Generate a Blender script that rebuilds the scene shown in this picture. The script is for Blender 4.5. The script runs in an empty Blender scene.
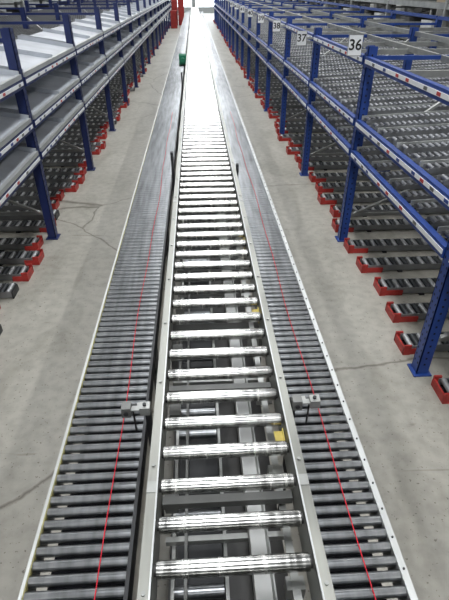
import bpy, math, random
from mathutils import Vector
random.seed(4)
S = bpy.context.scene
COL = S.collection

# ---------------------------------------------------------------- materials
def mat(name, color, rough=0.5, metal=0.0, var=0.0, vscale=8.0, stretch=(1,1,1), bump=0.0, emis=None, estr=0.0, rvar=0.0):
    m = bpy.data.materials.new(name); m.use_nodes = True
    nt = m.node_tree; b = nt.nodes['Principled BSDF']
    b.inputs['Base Color'].default_value = (*color, 1)
    b.inputs['Roughness'].default_value = rough
    b.inputs['Metallic'].default_value = metal
    if emis:
        b.inputs['Emission Color'].default_value = (*emis, 1)
        b.inputs['Emission Strength'].default_value = estr
    if var or bump or rvar:
        tc = nt.nodes.new('ShaderNodeTexCoord'); mp = nt.nodes.new('ShaderNodeMapping')
        mp.inputs['Scale'].default_value = stretch
        n = nt.nodes.new('ShaderNodeTexNoise'); n.inputs['Scale'].default_value = vscale
        n.inputs['Detail'].default_value = 5
        nt.links.new(tc.outputs['Object'], mp.inputs['Vector']); nt.links.new(mp.outputs['Vector'], n.inputs['Vector'])
        if var:
            r = nt.nodes.new('ShaderNodeValToRGB')
            r.color_ramp.elements[0].position = 0.3; r.color_ramp.elements[1].position = 0.7
            r.color_ramp.elements[0].color = (*[max(0, c*(1-var)) for c in color], 1)
            r.color_ramp.elements[1].color = (*[min(1, c*(1+var)) for c in color], 1)
            nt.links.new(n.outputs['Fac'], r.inputs['Fac']); nt.links.new(r.outputs['Color'], b.inputs['Base Color'])
        if rvar:
            mr = nt.nodes.new('ShaderNodeMapRange')
            mr.inputs['From Min'].default_value = .3; mr.inputs['From Max'].default_value = .7
            mr.inputs['To Min'].default_value = max(.05, rough-rvar); mr.inputs['To Max'].default_value = rough+rvar
            nt.links.new(n.outputs['Fac'], mr.inputs['Value']); nt.links.new(mr.outputs['Result'], b.inputs['Roughness'])
        if bump:
            bp = nt.nodes.new('ShaderNodeBump'); bp.inputs['Strength'].default_value = bump; bp.inputs['Distance'].default_value = .01
            nt.links.new(n.outputs['Fac'], bp.inputs['Height']); nt.links.new(bp.outputs['Normal'], b.inputs['Normal'])
    return m

M = {}
M['roller']   = mat('roller_zinc', (.42,.42,.405), .22, 1.0, .38, 4, (14,1.2,.1), rvar=.07)
M['roller_d'] = mat('roller_grey_steel', (.24,.25,.26), .29, .95, .25, 3, (10,.8,.1))
M['axle']     = mat('axle_black', (.03,.03,.03), .5)
M['rail']     = mat('rail_galvanised', (.33,.335,.31), .45, .80, .2, 4, (4,.6,4), rvar=.1)
M['alu']      = mat('rail_aluminium', (.58,.60,.60), .42, .6, .12, 6, (4,.5,4))
M['dark']     = mat('dark_steel', (.05,.052,.055), .5, .6, .3, 6)
M['galv']     = mat('galvanised_steel', (.38,.39,.38), .45, .7, .2, 8)
M['frame']    = mat('frame_grey', (.20,.205,.20), .5, .4, .2, 8)
M['white']    = mat('white_panel', (.66,.67,.66), .5, 0, .1, 6)
M['label']    = mat('label_white', (.82,.84,.86), .5)
M['redlab']   = mat('label_red', (.50,.06,.06), .5)
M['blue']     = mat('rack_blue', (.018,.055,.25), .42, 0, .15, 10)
M['blue_shade']     = mat('rack_blue_shade', (.012,.024,.11), .45, 0, .15, 10)  # left racks: the same blue, with backlit shade put into the colour
M['hole']     = mat('hole_black', (.004,.005,.01), .8)
M['tray']     = mat('shelf_tray', (.50,.53,.58), .40, .2, .12, 5)
M['track']    = mat('track_steel', (.27,.28,.29), .45, .6, .15, 8)
M['wheel']    = mat('track_wheel', (.23,.24,.26), .42, .5, .2, 20)
M['wheel2']   = mat('floor_track_wheel', (.42,.43,.44), .42, .5, .2, 20)
M['wheelk']   = mat('track_wheel_dark', (.04,.045,.05), .5, .2, .3, 20)
M['red']      = mat('red_plastic', (.38,.03,.025), .5, 0, .3, 12)
M['cord']     = mat('red_cord', (.62,.01,.03), .5)
M['yellow']   = mat('yellow_tag', (.55,.44,.10), .5, 0, .15, 20)
M['ochre']    = mat('ochre_strip', (.34,.32,.14), .5, 0, .5, 10)
M['green']    = mat('green_paint', (.02,.22,.12), .45)
M['black']    = mat('sign_black', (.01,.01,.01), .6)
M['pan_box']     = mat('pan_box_grey', (.07,.07,.07), .6, 0, .3, 4)  # grey of the under-conveyor shade pan and of some stored boxes
M['carton']   = mat('carton', (.30,.24,.17), .8, 0, .2, 4)
M['wall']     = mat('wall_paint', (.48,.50,.51), .8, 0, .05, 1)
M['ceil']     = mat('ceiling_sheet', (.60,.63,.66), .7, 0, .05, 1)
M['glass']    = mat('window_daylight', (.8,.9,1), .3, emis=(.88,.95,1.0), estr=3.5)

# concrete
m = bpy.data.materials.new('floor_concrete'); m.use_nodes = True; nt = m.node_tree; b = nt.nodes['Principled BSDF']
tc = nt.nodes.new('ShaderNodeTexCoord')
def noise(scale, detail=6, st=(1,1,1), dist=0):
    mp = nt.nodes.new('ShaderNodeMapping'); mp.inputs['Scale'].default_value = st
    n = nt.nodes.new('ShaderNodeTexNoise'); n.inputs['Scale'].default_value = scale; n.inputs['Detail'].default_value = detail
    n.inputs['Distortion'].default_value = dist
    nt.links.new(tc.outputs['Object'], mp.inputs['Vector']); nt.links.new(mp.outputs['Vector'], n.inputs['Vector']); return n
def ramp(src, p0, c0, p1, c1):
    r = nt.nodes.new('ShaderNodeValToRGB'); e = r.color_ramp.elements
    e[0].position = p0; e[0].color = (*c0,1); e[1].position = p1; e[1].color = (*c1,1)
    nt.links.new(src, r.inputs['Fac']); return r
def mul(a, c, f=1):
    x = nt.nodes.new('ShaderNodeMixRGB'); x.blend_type = 'MULTIPLY'; x.inputs['Fac'].default_value = f
    nt.links.new(a, x.inputs['Color1']); nt.links.new(c, x.inputs['Color2']); return x
r1 = ramp(noise(1.2).outputs['Fac'], .3, (.385,.37,.325), .7, (.47,.455,.405))
r2 = ramp(noise(14,8).outputs['Fac'], .35, (.83,.83,.83), .6, (1,1,1))
r3 = ramp(noise(2.2,8,(1,.25,1),1.5).outputs['Fac'], .36, (.76,.76,.74), .48, (1,1,1))
n4 = noise(55,2); r4 = ramp(n4.outputs['Fac'], .66, (1,1,1), .70, (.5,.48,.45))
n6 = noise(6,3,(.35,3,1),.6); r6 = ramp(n6.outputs['Fac'], .69, (1,1,1), .74, (.78,.77,.75))
x = mul(r1.outputs['Color'], r2.outputs['Color']); x = mul(x.outputs['Color'], r3.outputs['Color'], .7); x = mul(x.outputs['Color'], r4.outputs['Color'])
x = mul(x.outputs['Color'], r6.outputs['Color'])
v = nt.nodes.new('ShaderNodeTexVoronoi'); v.feature = 'DISTANCE_TO_EDGE'; v.inputs['Scale'].default_value = .30
nd = noise(3, 4); va = nt.nodes.new('ShaderNodeVectorMath'); va.operation = 'MULTIPLY_ADD'
va.inputs[1].default_value = (.18,.18,0)
nt.links.new(nd.outputs['Color'], va.inputs[0]); nt.links.new(tc.outputs['Object'], va.inputs[2]); nt.links.new(va.outputs[0], v.inputs['Vector'])
r5 = ramp(v.outputs['Distance'], .0009, (.35,.33,.3), .0026, (1,1,1))
x = mul(x.outputs['Color'], r5.outputs['Color'], .85)
nt.links.new(x.outputs['Color'], b.inputs['Base Color']); b.inputs['Roughness'].default_value = .42
M['floor'] = m

# ---------------------------------------------------------------- mesh builder
class MB:
    def __init__(s): s.v=[]; s.f=[]; s.m=[]; s.sm=[]; s.mats=[]
    def mi(s, k):
        if k not in s.mats: s.mats.append(k)
        return s.mats.index(k)
    def box(s, x0,x1,y0,y1,z0,z1,k):
        n=len(s.v); s.v += [(x,y,z) for z in (z0,z1) for y in (y0,y1) for x in (x0,x1)]
        for q in ((0,2,3,1),(4,5,7,6),(0,1,5,4),(2,6,7,3),(0,4,6,2),(1,3,7,5)):
            s.f.append(tuple(n+i for i in q)); s.m.append(s.mi(k)); s.sm.append(False)
    def beam(s, p, q, w, h, k, up=(0,0,1)):
        p=Vector(p); q=Vector(q); d=(q-p).normalized(); a=d.cross(Vector(up)).normalized(); u=a.cross(d)
        n=len(s.v)
        for c in (p,q):
            for i,j in ((-1,-1),(1,-1),(1,1),(-1,1)): s.v.append(tuple(c+a*i*w/2+u*j*h/2))
        for t in ((3,2,1,0),(4,5,6,7),(0,1,5,4),(1,2,6,5),(2,3,7,6),(3,0,4,7)):
            s.f.append(tuple(n+i for i in t)); s.m.append(s.mi(k)); s.sm.append(False)
    def cyl(s, p, q, r, k, seg=12, r2=None, cap=True):
        p=Vector(p); q=Vector(q); d=(q-p).normalized()
        ref=Vector((0,0,1)) if abs(d.z)<.9 else Vector((1,0,0))
        a=d.cross(ref).normalized(); u=d.cross(a); n=len(s.v); r2=r if r2 is None else r2
        for c,rr in ((p,r),(q,r2)):
            for i in range(seg):
                t=2*math.pi*i/seg; s.v.append(tuple(c+a*math.cos(t)*rr+u*math.sin(t)*rr))
        for i in range(seg):
            j=(i+1)%seg; s.f.append((n+i,n+j,n+seg+j,n+seg+i)); s.m.append(s.mi(k)); s.sm.append(True)
        if cap:
            # separate cap verts so that the barrel shades as a true cylinder
            m0=len(s.v); s.v += s.v[n:n+2*seg]
            s.f.append(tuple(m0+i for i in range(seg-1,-1,-1))); s.m.append(s.mi(k)); s.sm.append(False)
            s.f.append(tuple(m0+seg+i for i in range(seg))); s.m.append(s.mi(k)); s.sm.append(False)
    def mesh(s, name):
        me=bpy.data.meshes.new(name); me.from_pydata(s.v,[],s.f)
        for k in s.mats: me.materials.append(M[k])
        me.polygons.foreach_set('material_index', s.m); me.polygons.foreach_set('use_smooth', s.sm); me.update()
        return me
    def obj(s, name, loc=(0,0,0), parent=None):
        return put(name, s.mesh(name), loc, parent)
def put(name, me, loc=(0,0,0), parent=None, rz=0):
    o=bpy.data.objects.new(name, me); o.location=loc; o.rotation_euler[2]=rz; COL.objects.link(o)
    if parent: o.parent=parent
    return o
def empty(name, loc=(0,0,0)):
    o=bpy.data.objects.new(name,None); o.location=loc; COL.objects.link(o); return o

YN, YF, YB = -1.5, 50.0, -12.0
# ---------------------------------------------------------------- room
XW = 9.5
b=MB(); b.box(-XW,XW,YB,YF,-.1,0,'floor'); b.obj('floor')
b=MB(); b.box(-XW,XW,YB,YF,6.5,6.6,'ceil')
for i in range(12): b.box(-XW,XW,-8+i*5,-7.8+i*5,6.2,6.5,'galv')
b.obj('ceiling')
b=MB(); b.box(-XW-.2,-XW,YB,YF,0,6.5,'wall'); b.obj('wall_left')
b=MB(); b.box(XW,XW+.2,YB,YF,0,6.5,'wall'); b.obj('wall_right')
b=MB(); b.box(-XW,XW,YB-.2,YB,0,6.5,'wall'); b.obj('wall_near')
b=MB(); b.box(-XW,XW,YF+.12,YF+.3,0,6.5,'wall'); b.box(-XW,XW,YF,YF+.12,0,.35,'wall'); b.obj('wall_far')
for i in range(6):
    b=MB(); x0=-9.3+i*3.13; x1=x0+2.95
    b.box(x0+.06,x1-.06,YF+.05,YF+.08,.45,5.7,'glass')
    for a,c in ((x0,x0+.08),(x1-.08,x1),((x0+x1)/2-.03,(x0+x1)/2+.03)): b.box(a,c,YF,YF+.12,.35,5.8,'galv')
    for z in (.36,2.1,3.9,5.7): b.box(x0,x1,YF,YF+.12,z,z+.08,'galv')
    b.obj('window_%d'%(i+1))

# ---------------------------------------------------------------- central roller conveyor
H=.75; xl,xr=-.158,.285
par=empty('roller_conveyor')
b=MB(); y=.678-.133*14; CF=40.0
while y<CF:
    sg=28 if y<5 else 14
    b.cyl((xl+.004,y,H-.025),(xr-.004,y,H-.025),.025,'roller',sg)
    if y<8:
        b.cyl((xl-.004,y,H-.025),(xl+.006,y,H-.025),.017,'axle',10); b.cyl((xr-.006,y,H-.025),(xr+.004,y,H-.025),.017,'axle',10)
    y+=.133
b.obj('rollers',parent=par)
b=MB()
for sx,w in ((xl-.004,-1),(xr+.004,1)):
    a,c=sorted((sx,sx+w*.004)); b.box(a,c,YN,CF,H-.13,H+.012,'rail')
    a,c=sorted((sx,sx+w*.036)); b.box(a,c,YN,CF,H+.008,H+.012,'rail'); b.box(a,c,YN,CF,H-.134,H-.13,'rail')
    a,c=sorted((sx+w*.032,sx+w*.036)); b.box(a,c,YN,CF,H-.012,H+.008,'rail')
    a,c=sorted((sx+w*.001,sx+w*.006)); b.box(a,c,YN,CF,H+.012,H+.017,'alu')
    y=-1
    while y<14:
        b.cyl((sx+w*.02,y,H+.012),(sx+w*.02,y,H+.018),.006,'galv',8); y+=.4
    for j in range(-1,16):
        a,c=sorted((sx+w*.007,sx+w*.036)); b.box(a,c,j*2.4+.9,j*2.4+.94,H+.012,H+.0145,'galv')
b.obj('side_rails',parent=par)
b=MB()
y=-1.2
while y<CF:
    for sx in (xl-.03,xr+.0):
        b.box(sx,sx+.035,y,y+.05,.01,H-.13,'frame'); b.box(sx,sx+.035,y-.03,y+.08,0,.012,'frame')
    b.box(xl-.02,xr+.02,y,y+.045,.20,.24,'frame'); b.box(xl,xr,y,y+.045,.56,.60,'frame')
    y+=1.6
y=-1.2
while y<CF:
    b.box(xl,xr,y+.0,y+.03,H-.13,H-.10,'frame'); y+=.532
b.obj('support_legs',parent=par)
b=MB()
b.box(xl,xr,YN,CF,.27,.275,'pan_box')  # added dark pan, stands in for the shade beneath the rollers
b.box(xr-.15,xr-.085,YN,CF,.47,.475,'white'); b.box(xr-.15,xr-.145,YN,CF,.475,.54,'white'); b.box(xr-.09,xr-.085,YN,CF,.475,.54,'galv')
b.box(xr-.045,xr-.02,YN,CF,.60,.605,'galv')
b.box(xl+.03,xl+.20,YN,CF,.34,.345,'dark')
for xx in (xl+.02,xl+.205): b.box(xx,xx+.012,YN,CF,.33,.42,'galv')
b.box(xl+.07,xl+.08,YN,CF,.50,.53,'frame')
y=-1.1
while y<CF:
    b.box(xl,xr,y,y+.02,.44,.465,'galv')
    b.cyl((xl+.03,y+.13,.40),(xl+.20,y+.13,.40),.022,'roller_d',12)
    b.cyl((xl+.03,y+.26,.40),(xl+.20,y+.26,.40),.022,'roller_d',12)
    b.box(xl+.004,xl+.05,y+.05,y+.11,.56,.62,'frame'); b.box(xr-.06,xr-.004,y+.16,y+.20,.54,.60,'galv')
    y+=.40
b.obj('drive_trough',parent=par)
b=MB()
for yy in (1.143,1.94,2.74): b.box(xr-.034,xr-.004,yy-.024,yy+.024,H-.045,H-.041,'yellow'); b.box(xr-.004,xr,yy-.03,yy+.03,H-.09,H-.03,'yellow')
b.obj('tags',parent=par)

# ---------------------------------------------------------------- side conveyors
def side(x0,x1,outer,name,far):
    p=empty(name); z=.60
    b=MB(); y=-1.2
    while y<far:
        b.cyl((x0,y,z-.0165),(x1,y,z-.0165),.0165,'roller_d',14 if y<4 else 8); y+=.045
    b.obj('rollers',parent=p)
    b=MB()
    inn = x1 if outer<0 else x0
    b.box(*(sorted((inn,inn-outer*.012))),YN,far,z-.09,z-.002,'dark')
    o = x0 if outer<0 else x1
    if outer<0:
        b.box(o-.010,o,YN,far,z-.10,z+.006,'alu')
        b.box(o,o+.003,YN,far,z-.02,z+.002,'ochre')
    else:
        b.box(o,o+.022,YN,far,z-.10,z+.004,'alu')
        y=-.9
        while y<10: b.cyl((o+.012,y,z+.004),(o+.012,y,z+.008),.0035,'dark',8); y+=.1
    b.obj('side_rails',parent=p)
    b=MB(); y=-1.0
    while y<far:
        for sx in (x0+.0,x1-.035):
            b.box(sx,sx+.035,y,y+.04,.01,z-.06,'frame'); b.box(sx,sx+.035,y-.03,y+.07,0,.012,'frame')
        b.box(x0,x1,y,y+.04,.25,.29,'frame'); b.box(x0,x1,y,y+.04,z-.09,z-.05,'frame'); y+=1.5
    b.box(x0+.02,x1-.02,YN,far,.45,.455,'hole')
    b.obj('support_legs',parent=p)
    return p
sL=side(-.56,-.262,-1,'side_roller_conveyor',38)
sR=side(.365,.582,1,'side_roller_conveyor.001',38)

def cord(x,y1,name,parent):
    cu=bpy.data.curves.new(name,'CURVE'); cu.dimensions='3D'; cu.bevel_depth=.0019; cu.bevel_resolution=2
    sp=cu.splines.new('POLY'); n=60; sp.points.add(n-1)
    for i in range(n):
        y=-1.2+(y1+1.2)*i/(n-1)
        sp.points[i].co=(x+.006*math.sin(y*2.1)+.004*math.sin(y*5.3),y,.604+.003*math.sin(y*3),1)
    cu.materials.append(M['cord']); o=bpy.data.objects.new(name,cu); COL.objects.link(o); o.parent=parent
cord(-.349,7,'pull_cord',sL); cord(.473,7,'pull_cord',sR)

def sensor(x,y,w,lx,name):
    b=MB()
    b.box(x-.05,x+.05,y-.012,y+.012,H+.02,H+.026,'galv')
    b.box(x-.055,x-.02,y-.022,y+.018,H+.0,H+.045,'frame')
    b.box(x+.012,x+.05,y-.018,y+.018,H+.003,H+.04,'galv')
    b.cyl((x-.038,y-.022,H+.022),(x-.038,y-.028,H+.022),.009,'dark',12)
    b.cyl((x+.03,y,H+.04),(x+.03,y,H+.048),.007,'dark',10)
    b.box(min(lx,x),max(lx,x),y+.012,y+.030,H+.018,H+.024,'galv')
    b.cyl((x-.02*w,y+.02,H+.02),(x-.02*w,y+.03,.62),.004,'axle',8)
    b.obj(name)
    b=MB(); b.box(lx-.011,lx+.011,y+.012,y+.034,.0,H+.018,'dark'); b.obj('sensor_post',parent=par)
sensor(-.262,1.25,1,-.225,'photo_sensor_bracket'); sensor(.385,1.25,-1,.339,'photo_sensor_bracket.001')
def post(x,y,h,name):
    b=MB(); b.box(x-.010,x+.010,y-.013,y+.013,.0,h,'dark')
    b.box(x-.012,x+.012,y-.022,y+.01,h-.07,h,'dark'); b.cyl((x,y-.022,h-.035),(x,y-.028,h-.035),.010,'axle',12); b.obj(name,parent=par)
post(-.225,4.0,.93,'reflector_post'); post(-.225,8.2,.95,'reflector_post'); post(.339,4.05,.80,'reflector_post')
b=MB()
b.box(-.36,-.21,11.7,12.0,.62,.80,'green'); b.cyl((-.28,11.6,.71),(-.28,11.7,.71),.05,'green',14)
for i in range(5): b.box(-.365,-.205,11.73+i*.055,11.745+i*.055,.607,.81,'green')
b.obj('drive_motor')

# ---------------------------------------------------------------- racks
def upright(b,x,y,h,c,holes=True):
    w=.038
    b.box(x-w,x-w+.006,y-.04,y+.04,.01,h,c); b.box(x-w,x+w,y-.04,y-.034,.01,h,c); b.box(x-w,x+w,y+.034,y+.04,.01,h,c)
    b.box(x-w-.02,x+w+.02,y-.06,y+.06,0,.01,c)
    if holes:
        z=.08
        while z<h-.03:
            for dy in (-.02,.02): b.box(x-w-.0008,x-w+.001,y+dy-.005,y+dy+.005,z,z+.016,'hole')
            b.box(x-.006,x+.006,y-.0408,y-.039,z,z+.014,'hole'); z+=.05
def track(b,x0,x1,y,z,slope,wk,w=.036,pitch=.06,r=.016):
    z1=z+slope*(x1-x0)
    for s_ in (-1,1): b.beam((x0,y+s_*w/2,z-.008),(x1,y+s_*w/2,z1-.008),.003,.03,'track')
    n=int((x1-x0)/pitch)
    for i in range(n):
        xx=x0+.03+i*pitch; zz=z+slope*(xx-x0)
        b.cyl((xx,y-w/2+.003,zz),(xx,y+w/2-.003,zz),r,wk,8)
def bay(name,pitch,h,c,levels,depth):
    b=MB()
    for x in (.038,depth/2,depth): upright(b,x,0,h,c,x<.1)
    for z in (.25,.75,h-.1): b.box(.07,depth,-.012,.012,z,z+.03,c if z>1 else 'galv')
    b.beam((.07,0,.25),(depth/2,0,.75),.02,.03,'galv',(0,1,0)); b.beam((depth/2,0,.25),(depth,0,.75),.02,.03,'galv',(0,1,0))
    b.beam((.07,0,.8),(depth/2,0,h-.1),.02,.03,'galv',(0,1,0))
    sl=.05
    for li,(z,kind) in enumerate(levels):
        b.box(-.012,.03,.04,pitch-.04,z-.07,z,c)
        b.box(-.016,-.012,.045,pitch-.045,z-.048,z-.02,'label')
        rr=random.Random(li+7); yy=.12
        while yy<pitch-.2:
            b.box(-.0175,-.016,yy,yy+.05,z-.044,z-.024,rr.choice(['redlab','blue','label','frame'])); yy+=rr.uniform(.12,.3)
        for xx in (.6,depth/2,depth-.04):
            b.box(xx,xx+.03,.04,pitch-.04,z-.07+sl*xx,z-.025+sl*xx,c if xx>1.8 else 'galv')
        if kind=='open':
            for yy in (pitch*.33,pitch*.66): b.box(.03,depth,yy,yy+.03,z-.06,z-.02,'galv')
            continue
        if kind=='tray':
            b.beam((.02,pitch/2,z+.02),(.62,pitch/2,z+.02+.6*.16),pitch-.10,.004,'tray')
            b.box(-.014,.018,.05,pitch-.05,z,z+.035,'alu')
            for yy in (.06,pitch/2,pitch-.06): b.beam((.0,yy,z+.035),(.62,yy,z+.035+.1),.006,.05,'tray')
            x0=.66
        else: x0=.03
        n=9
        for i in range(n):
            yy=.14+i*(pitch-.28)/(n-1)
            track(b,x0,depth-.02,yy,z+.02+sl*x0,sl,'wheel' if kind!='tray' else 'wheelk',.085 if kind!='tray' else .04,.045,.014)
            if kind!='tray' and i%2==0:
                b.beam((x0,yy+.09,z+.015),(depth-.02,yy+.09,z+.015+sl*(depth-.05)),.008,.035,'alu')
    return b.mesh(name)
PR=1.915; XR=1.365
meR=bay('carton_flow_rack',PR,1.70,'blue',((.89,'t'),(1.15,'t'),(1.63,'open')),2.3)
meL=bay('carton_flow_rack_left',2.08,1.82,'blue_shade',((.84,'tray'),(1.12,'tray'),(1.46,'tray')),2.3)
yR=[2.21+PR*i for i in range(-2,19)]
yL=[4.33+2.08*i for i in range(-2,17)]
for y in yR: put('carton_flow_rack' ,meR,(XR,y,0))
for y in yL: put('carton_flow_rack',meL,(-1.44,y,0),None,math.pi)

def floor_track(red=True):
    b=MB(); L=2.2; w=.068
    for s_ in (-1,1): b.box(.0,L,s_*w-.003,s_*w+.003,.012,.066,'track')
    b.box(.0,L,-w,w,.010,.014,'hole')
    for xx in (.3,1.0,1.7,L-.06): b.box(xx,xx+.04,-w-.02,w+.02,0,.012,'dark')
    i=0; xx=.03
    while xx<L-.03:
        b.cyl((xx,-w+.004,.052),(xx,w-.004,.052),.019,'wheelk' if i%2 else 'wheel2',8); xx+=.05; i+=1
    if red:
        b.box(-.03,.16,-w-.012,-w-.004,0,.045,'red'); b.box(-.03,.10,w+.004,w+.012,0,.045,'red')
        b.box(-.03,-.018,-w-.012,w+.012,0,.06,'red')
        b.box(-.03,.02,-w-.016,-w-.002,0,.08,'red'); b.box(-.03,.02,w+.002,w+.016,0,.08,'red')
    else:
        b.box(-.01,.0,-w,w,0,.06,'dark')
    return b.mesh('floor_roller_track')
ft=floor_track(); fd=floor_track(False)
for y in yR:
    for j in range(5):
        put('floor_roller_track',ft,(XR+random.uniform(-.03,.12),y+.24+j*.365,0),None,random.uniform(-.015,.015))
for y in yL:
    for j in range(7):
        put('floor_roller_track',ft if j%2==0 or random.random()<.3 else fd,(-1.46+random.uniform(-.22,.0),y-.20-j*.28,0),None,math.pi+random.uniform(-.015,.015))

def grack():
    b=MB(); P=2.7
    for x in (0,1.0):
        b.box(x-.04,x+.04,-.035,.035,0,3.4,'galv'); b.box(x-.07,x+.07,-.06,.06,0,.01,'galv')
    for k in range(5): b.beam((0,0,.2+k*.6),(1,0,.5+k*.6),.02,.03,'galv',(0,1,0)); b.box(0,1,-.01,.01,.5+k*.6,.53+k*.6,'galv')
    for z in (.15,.75,1.3,1.85,2.6):
        for x in (-.03,1.0): b.box(x,x+.04,.035,P-.035,z-.08,z,'galv')
        b.box(-.02,1.0,.04,P-.04,z,z+.012,'frame')
        rr=random.Random(int(z*100)); yy=.15
        while yy<P-.6 and z<2:
            w=rr.uniform(.3,.5); hh=rr.uniform(.15,.32)
            if rr.random()<.65: b.box(.08,.6,yy,yy+w,z+.012,z+.012+hh,rr.choice(['frame','white','carton','galv','pan_box','pan_box']))
            yy+=w+.08
    return b.mesh('storage_rack')
g=grack()
for i in range(-1,16):
    put('storage_rack',g,(4.1,.6+i*2.7,0)); put('storage_rack',g,(-4.2,3+i*2.7,0),None,math.pi)
    put('storage_rack',g,(6.6,.6+i*2.7,0))

def sign(num,x,y,z):
    b=MB(); w,h=.058,.075
    b.box(x-w,x+w,y-.004,y,z-h,z+h,'label')
    for a in ((x-w,x+w,z-h,z-h+.004),(x-w,x+w,z+h-.004,z+h),(x-w,x-w+.004,z-h,z+h),(x+w-.004,x+w,z-h,z+h)):
        b.box(a[0],a[1],y-.006,y-.004,a[2],a[3],'frame')
    b.box(x+w-.002,XR-.017,y,y+.004,z-.01,z+.01,'galv'); b.box(x+w-.002,XR-.017,y,y+.004,z-.05,z-.03,'galv')
    o=b.obj('bay_number_sign')
    cu=bpy.data.curves.new('n','FONT'); cu.body=str(num); cu.size=.105; cu.align_x='CENTER'; cu.align_y='CENTER'; cu.extrude=.001; cu.offset=.0015
    t=bpy.data.objects.new('tmp',cu); COL.objects.link(t); bpy.context.view_layer.update()
    me=bpy.data.meshes.new_from_object(t.evaluated_get(bpy.context.evaluated_depsgraph_get()))
    bpy.data.objects.remove(t); me.materials.clear(); me.materials.append(M['black'])
    d=bpy.data.objects.new('digits',me); COL.objects.link(d); d.parent=o; d.location=(x,y-.006,z); d.rotation_euler=(math.pi/2,0,0)
for i in range(0,8): sign(36+i,1.25 if i==0 else 1.21,2.21+PR*(i+1)-.05,1.71 if i==0 else 1.60)

def crates(x0,y0,nx,nz,name):
    b=MB()
    for i in range(nx):
        for k in range(nz):
            xa=x0+i*.40; z=k*.30
            b.box(xa,xa+.36,y0,y0+.02,z,z+.27,'red'); b.box(xa,xa+.36,y0+.54,y0+.56,z,z+.27,'red')
            b.box(xa,xa+.02,y0,y0+.56,z,z+.27,'red'); b.box(xa+.34,xa+.36,y0,y0+.56,z,z+.27,'red'); b.box(xa,xa+.36,y0,y0+.56,z,z+.02,'red')
            b.box(xa-.012,xa+.372,y0-.012,y0+.572,z+.25,z+.30 if k<nz-1 else z+.27,'red')
            for q in range(4): b.box(xa+.05+q*.08,xa+.065+q*.08,y0-.012,y0,z+.02,z+.25,'red')
    b.obj(name)
crates(-1.37,34,2,5,'crate_stack'); crates(-1.35,31.5,1,3,'crate_stack.001')

# ---------------------------------------------------------------- lamps and added overhead light panels
def lamp(x,y,z,L,pw,w=.3):
    b=MB(); b.box(x-w/2-.03,x+w/2+.03,y,y+L,z+.02,z+.10,'white')
    b.box(x-w/2-.03,x-w/2-.02,y,y+L,z-.02,z+.02,'white'); b.box(x+w/2+.02,x+w/2+.03,y,y+L,z-.02,z+.02,'white')
    for q in (.3,L-.3): b.cyl((x,y+q,z+.1),(x,y+q,6.5),.006,'dark',6)
    o=b.obj('ceiling_lamp')
    l=bpy.data.lights.new('tube_light','AREA'); l.shape='RECTANGLE'; l.size=w; l.size_y=L-.1; l.energy=pw; l.color=(1,.985,.955)
    lo=bpy.data.objects.new('tube_light',l); lo.location=(x,y+L/2,z); COL.objects.link(lo); lo.parent=o
def added_panel(x,y,w,L,pw):  # unseen light panel, added to give the rollers long highlights
    b=MB(); z=6.18
    for a in (x-w/2-.06,x+w/2): b.box(a,a+.06,y,y+L,z,6.5,'white')
    for a in (y-.06,y+L): b.box(x-w/2-.06,x+w/2+.06,a,a+.06,z,6.5,'white')
    b.box(x-w/2,x+w/2,y,y+L,z+.06,z+.08,'white')
    o=b.obj('added_light_panel')
    l=bpy.data.lights.new('added_panel_light','AREA'); l.shape='RECTANGLE'; l.size=w; l.size_y=L; l.energy=pw; l.color=(.97,.985,1)
    lo=bpy.data.objects.new('added_panel_light',l); lo.location=(x,y+L/2,z+.05); COL.objects.link(lo); lo.parent=o
for i in range(-1,8):
    added_panel(.15,-.4+i*6,.9,2.2,205 if i>0 else 185)
    lamp(-3.2,-1+i*6,5.2,5.0,66); lamp(3.3,-1+i*6,5.2,5.0,80)

w=bpy.data.worlds.new('World'); S.world=w; w.use_nodes=True
w.node_tree.nodes['Background'].inputs[0].default_value=(.75,.85,1,1); w.node_tree.nodes['Background'].inputs[1].default_value=.6

c=bpy.data.cameras.new('camera'); c.sensor_fit='VERTICAL'; c.sensor_height=36; c.lens=28.02; c.clip_end=200
co=bpy.data.objects.new('camera',c); COL.objects.link(co); co.location=(0,0,2.1)
co.rotation_euler=(math.radians(56),0,math.radians(-3.2)); S.camera=co
S.view_settings.view_transform='Standard'; S.view_settings.look='None'; S.view_settings.exposure=0.0
